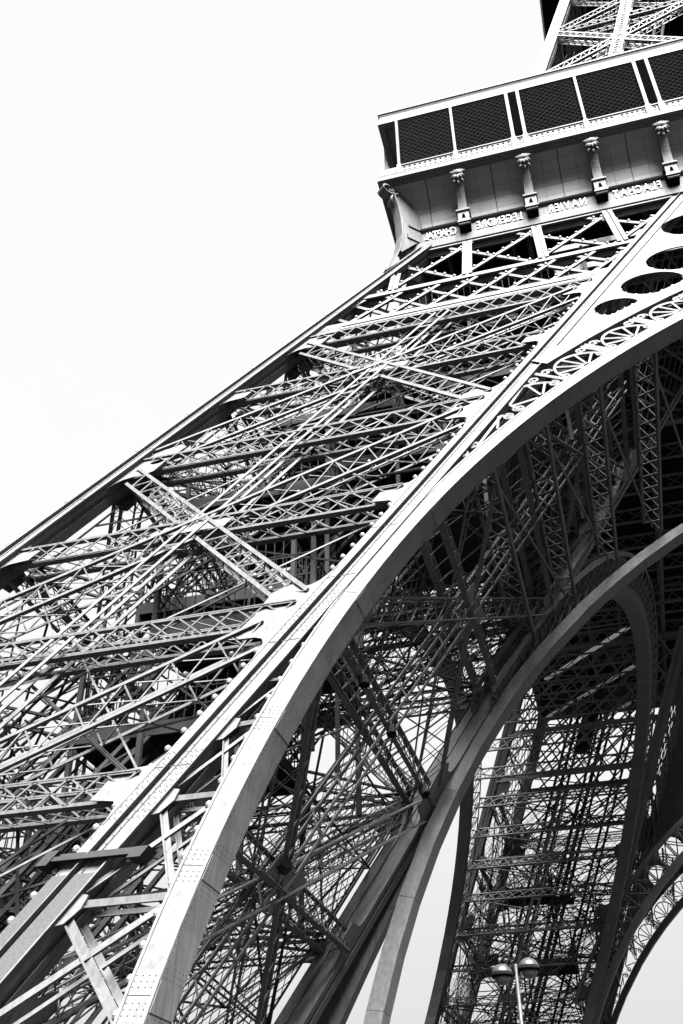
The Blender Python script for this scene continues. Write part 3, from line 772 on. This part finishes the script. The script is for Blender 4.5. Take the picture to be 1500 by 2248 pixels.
m.build('cove_seam_strips', RIVET, TOWER, stuff=True)
# consoles
def console_parts():
    P = []
    b = MB(); b.plate([(-.34, 52.86), (.34, 52.86), (.34, 54.02), (-.34, 54.02)], [[(-.13, 53.36), (.13, 53.36), (.12, 53.42), (.09, 53.5), (.085, 53.64), (.05, 53.74), (0, 53.8), (-.05, 53.74), (-.085, 53.64), (-.09, 53.5), (-.12, 53.42)]], lambda x, z, d: V((x, -34.26 + d, z)), 0, .12)
    P.append(('pedestal_face', b.mesh('pedestal_face', IRON)))
    b = MB(); b.box((-.34, -34.138, 52.86), (-.28, -33.5, 54.02)); b.box((.28, -34.138, 52.86), (.34, -33.5, 54.02)); b.box((-.28, -33.98, 52.86), (.28, -33.5, 54.02))
    P.append(('pedestal_body', b.mesh('pedestal_body', DARK)))
    b = MB(); b.box((-.42, -34.36, 54.02), (.42, -33.5, 54.12)); b.box((-.38, -34.32, 54.12), (.38, -33.5, 54.2)); P.append(('pedestal_cap', b.mesh('pedestal_cap', IRON)))
    b = MB(); b.box((-.4, -34.34, 53.0), (.4, -34.262, 53.12)); P.append(('pedestal_foot', b.mesh('pedestal_foot', IRON)))
    # curved shaft, tapering
    b = MB(); pr = []
    for i in range(9):
        f = i / 8; z = 54.2 + 2.3 * f; y = -34.22 - .12 * f - .62 * f ** 2.4; w = .26 - .02 * f; pr.append((y, z, w))
    for (y0, z0, w0), (y1, z1, w1) in zip(pr[:-1], pr[1:]):
        b.hexa([(-w0, y0, z0), (w0, y0, z0), (w0, y0 + .5, z0), (-w0, y0 + .5, z0), (-w1, y1, z1), (w1, y1, z1), (w1, y1 + .5, z1), (-w1, y1 + .5, z1)])
    P.append(('shaft', b.mesh('shaft', IRON)))
    # acanthus leaf: overlapping curled lobes around a rolled head
    b = MB()
    def lobe(c, d, r, l):
        d = V(d).normalized(); pts = [V(c) + d * l * f + V((0, -.10 * math.sin(math.pi * f), .0)) for f in (0, .3, .6, .85, 1)]
        b.tube(pts, [r * .5, r, r * .95, r * .6, r * .1], 7)
    cy, cz = -34.98, 56.42
    b.tube([(-.34, cy, cz + .1), (-.2, cy - .08, cz + .12), (0, cy - .12, cz + .13), (.2, cy - .08, cz + .12), (.34, cy, cz + .1)], [.1, .26, .3, .26, .1], 10)
    for k in range(7):
        a = R(-78 + 26 * k); lobe((.1 * math.sin(a), cy - .06, cz + .06), (math.sin(a) * 1.1, -.25, .55 + math.cos(a) * .5), .1, .5)
    for k in range(5):
        a = R(-50 + 25 * k); lobe((0, cy - .1, cz - .05), (math.sin(a), -.2, -.75 * math.cos(a)), .1, .5)
    for sx in (-1, 1):
        lobe((sx * .12, cy - .02, cz - .35), (sx * .35, -.15, -.6), .07, .42); lobe((0, cy - .02, cz - .4), (0, -.1, -1), .08, .5)
    P.append(('acanthus_leaf', b.mesh('acanthus_leaf', IRON, True)))
    return P
CPARTS = console_parts()
for x in CX:
    c = empty('console', TOWER, (x, 0, 0))
    for nm, me in CPARTS: link(nm, me, c)
# corner bracket on the diagonal
cb = empty('corner_bracket', TOWER)
fl = [(48.6, 35.42), (49.2, 35.18), (50.0, 34.94), (51.12, 34.68), (52.65, 34.50), (53.9, 34.52), (55.1, 34.62), (55.96, 34.76), (56.6, 34.9)]
dg = V((-1, -1, 0)).normalized(); sg = V((1, -1, 0)).normalized()
def D(r, z, s=0): return V((-r, -r, z)) + sg * s
m = MB()
for (z0, r0), (z1, r1) in zip(fl[:-1], fl[1:]):
    m.hexa([D(r0, z0, -.34), D(r0, z0, .34), D(r0 - .06, z0, .34), D(r0 - .06, z0, -.34), D(r1, z1, -.34), D(r1, z1, .34), D(r1 - .06, z1, .34), D(r1 - .06, z1, -.34)])
m.build('flange', IRON, cb)
for s in (-.2, .2):
    m = MB(); m.plate([(r, z) for z, r in fl[3:]] + [(34.9, 56.96), (33.5, 56.96), (33.4, 52.9), (33.9, 52.3), (34.6, 51.0)], [], lambda r, z, d, s=s: D(r - .07, z, s + d), -.02, .02); m.build('web', IRON, cb)
for (r, z0, z1) in ((34.1, 53.76, 53.93), (34.2, 52.6, 52.96)):
    m = MB(); m.hexa([D(33.4, z0, .225), D(r, z0, .225), D(r, z0, .30), D(33.4, z0, .30), D(33.4, z1, .225), D(r, z1, .225), D(r, z1, .30), D(33.4, z1, .30)]); m.build('web_moulding', IRON, cb)
m = MB(); sp = []
for i in range(22):
    t = i / 21 * 2.7 * math.pi; rr = .44 * (1 - .75 * i / 21); sp.append((34.98 + rr * math.cos(t + 3.4), 56.5 + rr * math.sin(t + 3.4)))
for a, c in zip(sp[:-1], sp[1:]):
    m.hexa([D(a[0], a[1], -.34), D(a[0], a[1], .34), D(a[0] + .05, a[1] + .07, .34), D(a[0] + .05, a[1] + .07, -.34), D(c[0], c[1], -.34), D(c[0], c[1], .34), D(c[0] + .05, c[1] + .07, .34), D(c[0] + .05, c[1] + .07, -.34)])
m.build('scroll', IRON, cb)
m = MB()
for k in range(5): m.tube([D(34.75 + .03 * k, 55.95, -.3 + .15 * k), D(34.86 + .02 * k, 55.65, -.26 + .13 * k), D(34.7, 55.3, -.1 + .05 * k)], [.05, .1, .03], 7)
m.build('acanthus_leaf', IRON, cb, smooth=True)
# posts, railing panels, nets, on the front edge
PY = -35.28
singles = [-34.08, -30.5, -22.57, -14.6, -6.6]; pairs = [(-26.9, -26.18), (-18.92, -18.17), (-10.95, -10.2), (-3.0, -2.25)]
allp = sorted([(x, .16) for x in singles] + [(x, .2) for p in pairs for x in p])
for x, w in allp:
    p = empty('gallery_post', TOWER)
    m = MB(); m.box((x - w/2, PY - .12, 58.5), (x + w/2, PY + .1, 63.46)); m.build('shaft', IRON, p)
    m = MB(); m.box((x - w/2 - .07, PY - .15, 57.62), (x + w/2 + .07, PY + .12, 58.5)); m.build('base', IRON, p)
    m = MB(); m.box((x - .02, PY - .16, 58.5), (x + .02, PY - .121, 63.4)); m.build('rib', IRON, p)
m = MB(); m.box((-35.33, -33.6, 58.5), (-35.11, -33.4, 63.46)); m.box((-35.34, -33.63, 57.62), (-35.08, -33.37, 58.5)); m.build('gallery_post', IRON, TOWER)
for (xa, wa), (xb, wb) in zip(allp[:-1], allp[1:]):
    x0, x1 = xa + wa/2 + .075, xb - wb/2 - .075; L = x1 - x0
    if L > .3:
        n = max(1, int(L / .30)); holes = []
        for i in range(n):
            cx = (i + .5) * L / n
            if abs(cx - L / 2) < .16 and n > 5: continue
            for cz, rr in ((.60, .085), (.32, .06)):
                holes.append([(cx + rr * math.cos(k * math.pi / 4 + .39), cz + rr * math.sin(k * math.pi / 4 + .39)) for k in range(8)])
        m = MB(); m.plate([(0, .0), (L, .0), (L, .8), (0, .8)], holes, lambda a, b, d: V((x0 + a, PY + d, 57.66 + b)), 0, .06); m.build('railing_panel', IRON, TOWER)
        m = MB(); m.box((x0, PY - .06, 58.462), (x1, PY + .1, 58.54)); m.build('handrail', IRON, TOWER)
    if L > 1.0:
        m = MB(); st = .42; z0, z1 = 58.56, 63.4; H = z1 - z0; k = -H
        while k < L:
            for s in (1, -1):
                a, b = k, k + H
                lo, hi = max(a, 0), min(b, L)
                if hi - lo > .05:
                    za, zb = (lo - k), (hi - k)
                    if s == -1: za, zb = H - za, H - zb
                    m.bar((x0 + lo, PY + .04, z0 + za), (x0 + hi, PY + .04, z0 + zb), .024, .024, (0, 1, 0))
            k += st
        m.build('safety_net', WIRE, TOWER, stuff=True)
for xx in (-35.2,):   # corner of the railing round to the left side
    m = MB(); m.box((xx - .02, PY, 57.66), (xx + .04, -20, 58.46)); m.build('railing_panel', IRON, TOWER)
    m = MB(); m.box((xx - .12, PY - .06, 57.63), (xx + .12, PY + .16, 58.7)); m.build('corner_pedestal', IRON, TOWER)
    m = MB(); m.box((xx + .13, PY - .0, 57.66), (-34.25, PY + .05, 58.45)); m.build('railing_panel', IRON, TOWER)

# names on the frieze (the photograph shows them mirrored)
GLYPH = {}
def glyph(ch):
    if ch in GLYPH: return GLYPH[ch]
    cu = bpy.data.curves.new('letter', 'FONT'); cu.body = ch; cu.size = .95; cu.extrude = .03; cu.offset = .0; cu.resolution_u = 3
    o = bpy.data.objects.new('letter_src', cu); COL.objects.link(o); bpy.context.view_layer.update()
    me = bpy.data.meshes.new_from_object(o.evaluated_get(bpy.context.evaluated_depsgraph_get())); me.name = 'letter'
    bpy.data.objects.remove(o); bpy.data.curves.remove(cu)
    me.materials.clear(); me.materials.append(LETTER)
    xs = [v.co.x for v in me.vertices]; lo, hi = min(xs), max(xs)
    for v in me.vertices: v.co.x = (v.co.x - lo) * .56
    GLYPH[ch] = (me, (hi - lo) * .56); return GLYPH[ch]
NAMES = ['CHAPTAL', 'LEGENDRE', 'NAVIER', 'FLACHAT', 'CHEVREUL', 'AMPERE']
bays = [(-33.3, CX[0] - .4)] + [(CX[i] + .4, CX[i+1] - .4) for i in range(5)]
for nm, (xa, xb) in zip(NAMES, bays):
    root = empty('name', TOWER)
    gs = [glyph(c) for c in nm]; tot = sum(w for _, w in gs); span = min((xb - xa) * .84, tot + .13 * (len(nm) - 1)); gap = (span - tot) / (len(nm) - 1)
    x = (xa + xb) / 2 + span / 2
    for me, w in gs:
        # local x runs towards -X, local y up, faces -Y
        mt = Matrix(((-1, 0, 0, x), (0, 0, -1, -33.6), (0, 1, 0, 52.92), (0, 0, 0, 1)))
        link('letter', me, root, mt); x -= w + gap

# deck of the first floor, seen from below
dk = MB()
dk.box((-33.3, -33.3, 54.6), (33.3, -12.5, 54.9)); dk.box((-12.0, 12.5, 54.6), (33.3, 33.3, 54.9)); dk.box((12.5, -12.4, 54.6), (33.3, 12.4, 54.9)); dk.box((-33.3, -12.4, 54.6), (-12.5, 33.3, 54.9))
dk.build('deck', DARK, TOWER, stuff=True)
dd = V((1, -1, 0)).normalized(); nn = V((1, 1, 0)).normalized()
for nc, x0, x1 in ((-8.13, -32, -23.5), (-2.4, -33, -23.3), (2.9, -30, -23.6)):      # pale flat strips of unknown kind, set diagonally under the deck
    tr = MB(); c0 = V((x0, nc * math.sqrt(2) - x0, 50)); c1 = V((x1, nc * math.sqrt(2) - x1, 50))
    tr.bar(c0, c1, .5, .08, (0, 0, 1)); tr.build('pale_strip', PALE_STRIP, TOWER)
# beams under the deck
s = Sink()
for k in range(17):
    t = -32 + 4 * k
    for (p, q) in ((V((t, -32, 53.2)), V((t, -13, 53.2))), (V((-32, t, 53.2)), V((-13, t, 53.2))), (V((t, 13, 53.2)), V((t, 32, 53.2)))):
        if k > 9 and p.x > 6: continue
        for dz in (0, 1.3): s.bar('x', p + V((0, 0, dz)), q + V((0, 0, dz)), .2, .14, (0, 0, 1))
        for i in range(12):
            a, b = p.lerp(q, i / 12), p.lerp(q, (i + 1) / 12)
            s.bar('x', a, b + V((0, 0, 1.3)), .08, .05, (q - p).cross(V((0, 0, 1)))); s.bar('x', a + V((0, 0, 1.3)), b, .08, .05, (q - p).cross(V((0, 0, 1))))
for r in (13, 20, 27):
    for (p, q) in ((V((-32, -r, 52.6)), V((14, -r, 52.6))), (V((-r, -32, 52.6)), V((-r, 32, 52.6))), (V((-32, r, 52.6)), V((14, r, 52.6)))):
        for dz in (0, 1.8): s.bar('x', p + V((0, 0, dz)), q + V((0, 0, dz)), .3, .16, (0, 0, 1))
        n = 30
        for i in range(n):
            a, b = p.lerp(q, i / n), p.lerp(q, (i + 1) / n)
            s.bar('x', a, b + V((0, 0, 1.8)), .1, .06, (q - p).cross(V((0, 0, 1)))); s.bar('x', a + V((0, 0, 1.8)), b, .1, .06, (q - p).cross(V((0, 0, 1))))
s.mb.build('deck_beams', IRON, TOWER, stuff=True)

# ------------------------------------------------------------------ second stage
for leg in (FL2, BL2):
    for (cu, cv) in ((0, 0), (12.4, 0), (0, 12.4), (12.4, 12.4)): rafter(leg, cu, cv, 57.7, 113, w=1.0)
    for kf in ('front', 'outer', 'inner', 'back'):
        near = (leg is FL2 and kf == 'front')
        fn = leg.face(kf)
        shared = Sink()
        lv = [61.5, 71.7, 81.9, 92.4, 102.5, 112]
        for z in lv:
            flat_truss(fn, (.9, z), (12.5, z), .6, .8, 16, Sink(empty('horizontal_truss', TOWER)) if near and z in (81.9, 92.4) else shared, cw=.14)
        for z0, z1 in zip(lv[:-1], lv[1:]):
            for a, b in (((.9, z0 + .3), (12.5, z1 - .3)), ((.9, z1 - .3), (12.5, z0 + .3))):
                box_truss(fn, a, b, .62, .8, 18, Sink(empty('diagonal_truss', TOWER)) if near and z0 == 81.9 else shared, cw=.13, lw=.07)
        n = fn(1, 80, 1) - fn(1, 80, 0)
        for t in (6.3, 7.2):
            for d in (-.06, .7): shared.bar('x', fn(t, 58, d), fn(t, 112, d), .14, .06, n)
        z = 58
        while z < 111:
            for d in (-.06, .7):
                shared.bar('x', fn(6.3, z, d), fn(7.2, z + .55, d), .08, .04, n); shared.bar('x', fn(7.2, z, d), fn(6.3, z + .55, d), .08, .04, n)
            z += .55
        shared.mb.build('bracing', IRON, TOWER, stuff=True)
    s = Sink()
    for (u, v) in ((4, 4), (9, 4), (4, 9), (9, 9), (6.5, 6.5)):
        for (du, dv) in ((0, 0), (.8, 0), (0, .8), (.8, .8)): s.bar('x', leg.P(u + du, v + dv, 58), leg.P(u + du, v + dv, 113), .13, .13, (0, 1, 0))
        z = 58
        while z < 112: s.bar('x', leg.P(u, v, z), leg.P(u + .8, v, z + 1), .08, .05, (0, 1, 0)); s.bar('x', leg.P(u + .8, v + .8, z + 1), leg.P(u, v + .8, z + 2), .08, .05, (0, 1, 0)); z += 2
    s.mb.build('lift_track', GEAR, TOWER, stuff=True)
m = MB(); m.box((-20.75, -20.75, 113.2), (20.75, 20.75, 114.4)); m.build('second_floor', DARK, TOWER)
m = MB(); m.box((-20.82, -20.82, 113.6), (-20.755, 20.82, 116.2)); m.build('second_floor_fascia', IRON, TOWER)

# ------------------------------------------------------------------ street lamp with two bowls under the arch
LP = V((-30.85, -45.0, GZ))
lamp = empty('street_lamp', None, LP)
tag(lamp, 'slim street lamp with two rounded metal heads standing under the arch', 'street lamp')
m = MB(); m.tube([(0, 0, 0), (0, 0, .5), (0, 0, 1.2), (0, 0, 7.8)], [.16, .14, .07, .045], 12); m.build('pole', STEEL, lamp, smooth=True)
m = MB(); m.tube([(0, 0, 0), (0, 0, .08)], .28, 12); m.build('base', STEEL, lamp)
def head(off):
    h = empty('lamp_head', lamp, off)
    def lathe(pr, name, mt):
        b = MB(); n = 20
        for (r_, z_) in pr: b.v += [(r_ * math.cos(k * 2 * math.pi / n), r_ * math.sin(k * 2 * math.pi / n), z_) for k in range(n)]
        for i in range(len(pr) - 1):
            for k in range(n): l = (k + 1) % n; b.f.append((i*n+k, i*n+l, (i+1)*n+l, (i+1)*n+k))
        b.f += [tuple(range(n)), tuple(range((len(pr)-1)*n, len(pr)*n))]
        b.build(name, mt, h, smooth=True)
    lathe([(.265 * math.cos(a), .02 + .24 * math.sin(a)) for a in [R(4 + 9.4 * i) for i in range(9)]] + [(.03, .27)], 'dome', STEEL)
    lathe([(.235, -.035), (.275, -.03), (.28, .0), (.275, .03), (.235, .032)], 'rim', DARK)
    lathe([(.21 * math.cos(a), -.04 - .2 * math.sin(a)) for a in [R(3 + 10.5 * i) for i in range(9)]], 'bowl', BOWL)
h1, h2 = V((-.36, -.05, 7.55)), V((.32, .05, 7.68))
head(h1); head(h2)
for hh in (h1, h2):
    m = MB(); pts = []
    for i in range(9):
        f = i / 8; pts.append((hh.x * f, hh.y * f, 7.45 + (hh.z + .3 - 7.45) * f + .34 * math.sin(math.pi * f)))
    m.tube(pts, .035, 8); m.build('arm', DARK, lamp, smooth=True)

# floodlights clamped to the pillar and arch
def floodlight(p, look, label):
    f = empty('floodlight', None, p); tag(f, label, 'floodlight', 'floodlights on the tower')
    d = (V(look) - V(p)).normalized(); q = d.to_track_quat('Z', 'Y').to_matrix().to_4x4(); q.translation = V(p); f.matrix_world = q @ Matrix.Scale(.6, 4)
    m = MB(); m.tube([(0, 0, -.35), (0, 0, -.2), (0, 0, .25)], [.12, .24, .27], 12); m.build('housing', GEAR, f)
    m = MB(); m.tube([(0, 0, .251), (0, 0, .3)], [.285, .285], 12); m.build('front_ring', DARK, f)
    m = MB(); m.bar((-.33, 0, 0), (-.33, 0, -.5), .05, .03, (0, 1, 0)); m.bar((.33, 0, 0), (.33, 0, -.5), .05, .03, (0, 1, 0)); m.bar((-.33, 0, -.5), (.33, 0, -.5), .05, .03, (0, 1, 0)); m.build('bracket', DARK, f)
for uvz, dirv, lab in (((16.1, 12.84, 17.07), (.5, -.3, -.8), 'dark floodlight pointing down near the thick rear rafter, lowest on the right'),
                       ((16.1, 7.44, 17.14), (.2, -.2, -1), 'dark floodlight hung in mid lattice behind the main arch'),
                       ((16.1, 3.84, 17.17), (.1, -.1, -1), 'small dark floodlight just behind the bright main arch band'),
                       ((16.1, 6.77, 12.04), (.6, -.6, .3), 'floodlight on the lattice crossing low between the two arches')):
    p = FL.P(*uvz); floodlight(p, p + V(dirv), lab)

for k_ in NEAR:                   # small lacing of each near member, joined
    if k_.mb.v: k_.mb.build('lacing', IRON, k_.parent, stuff=True)
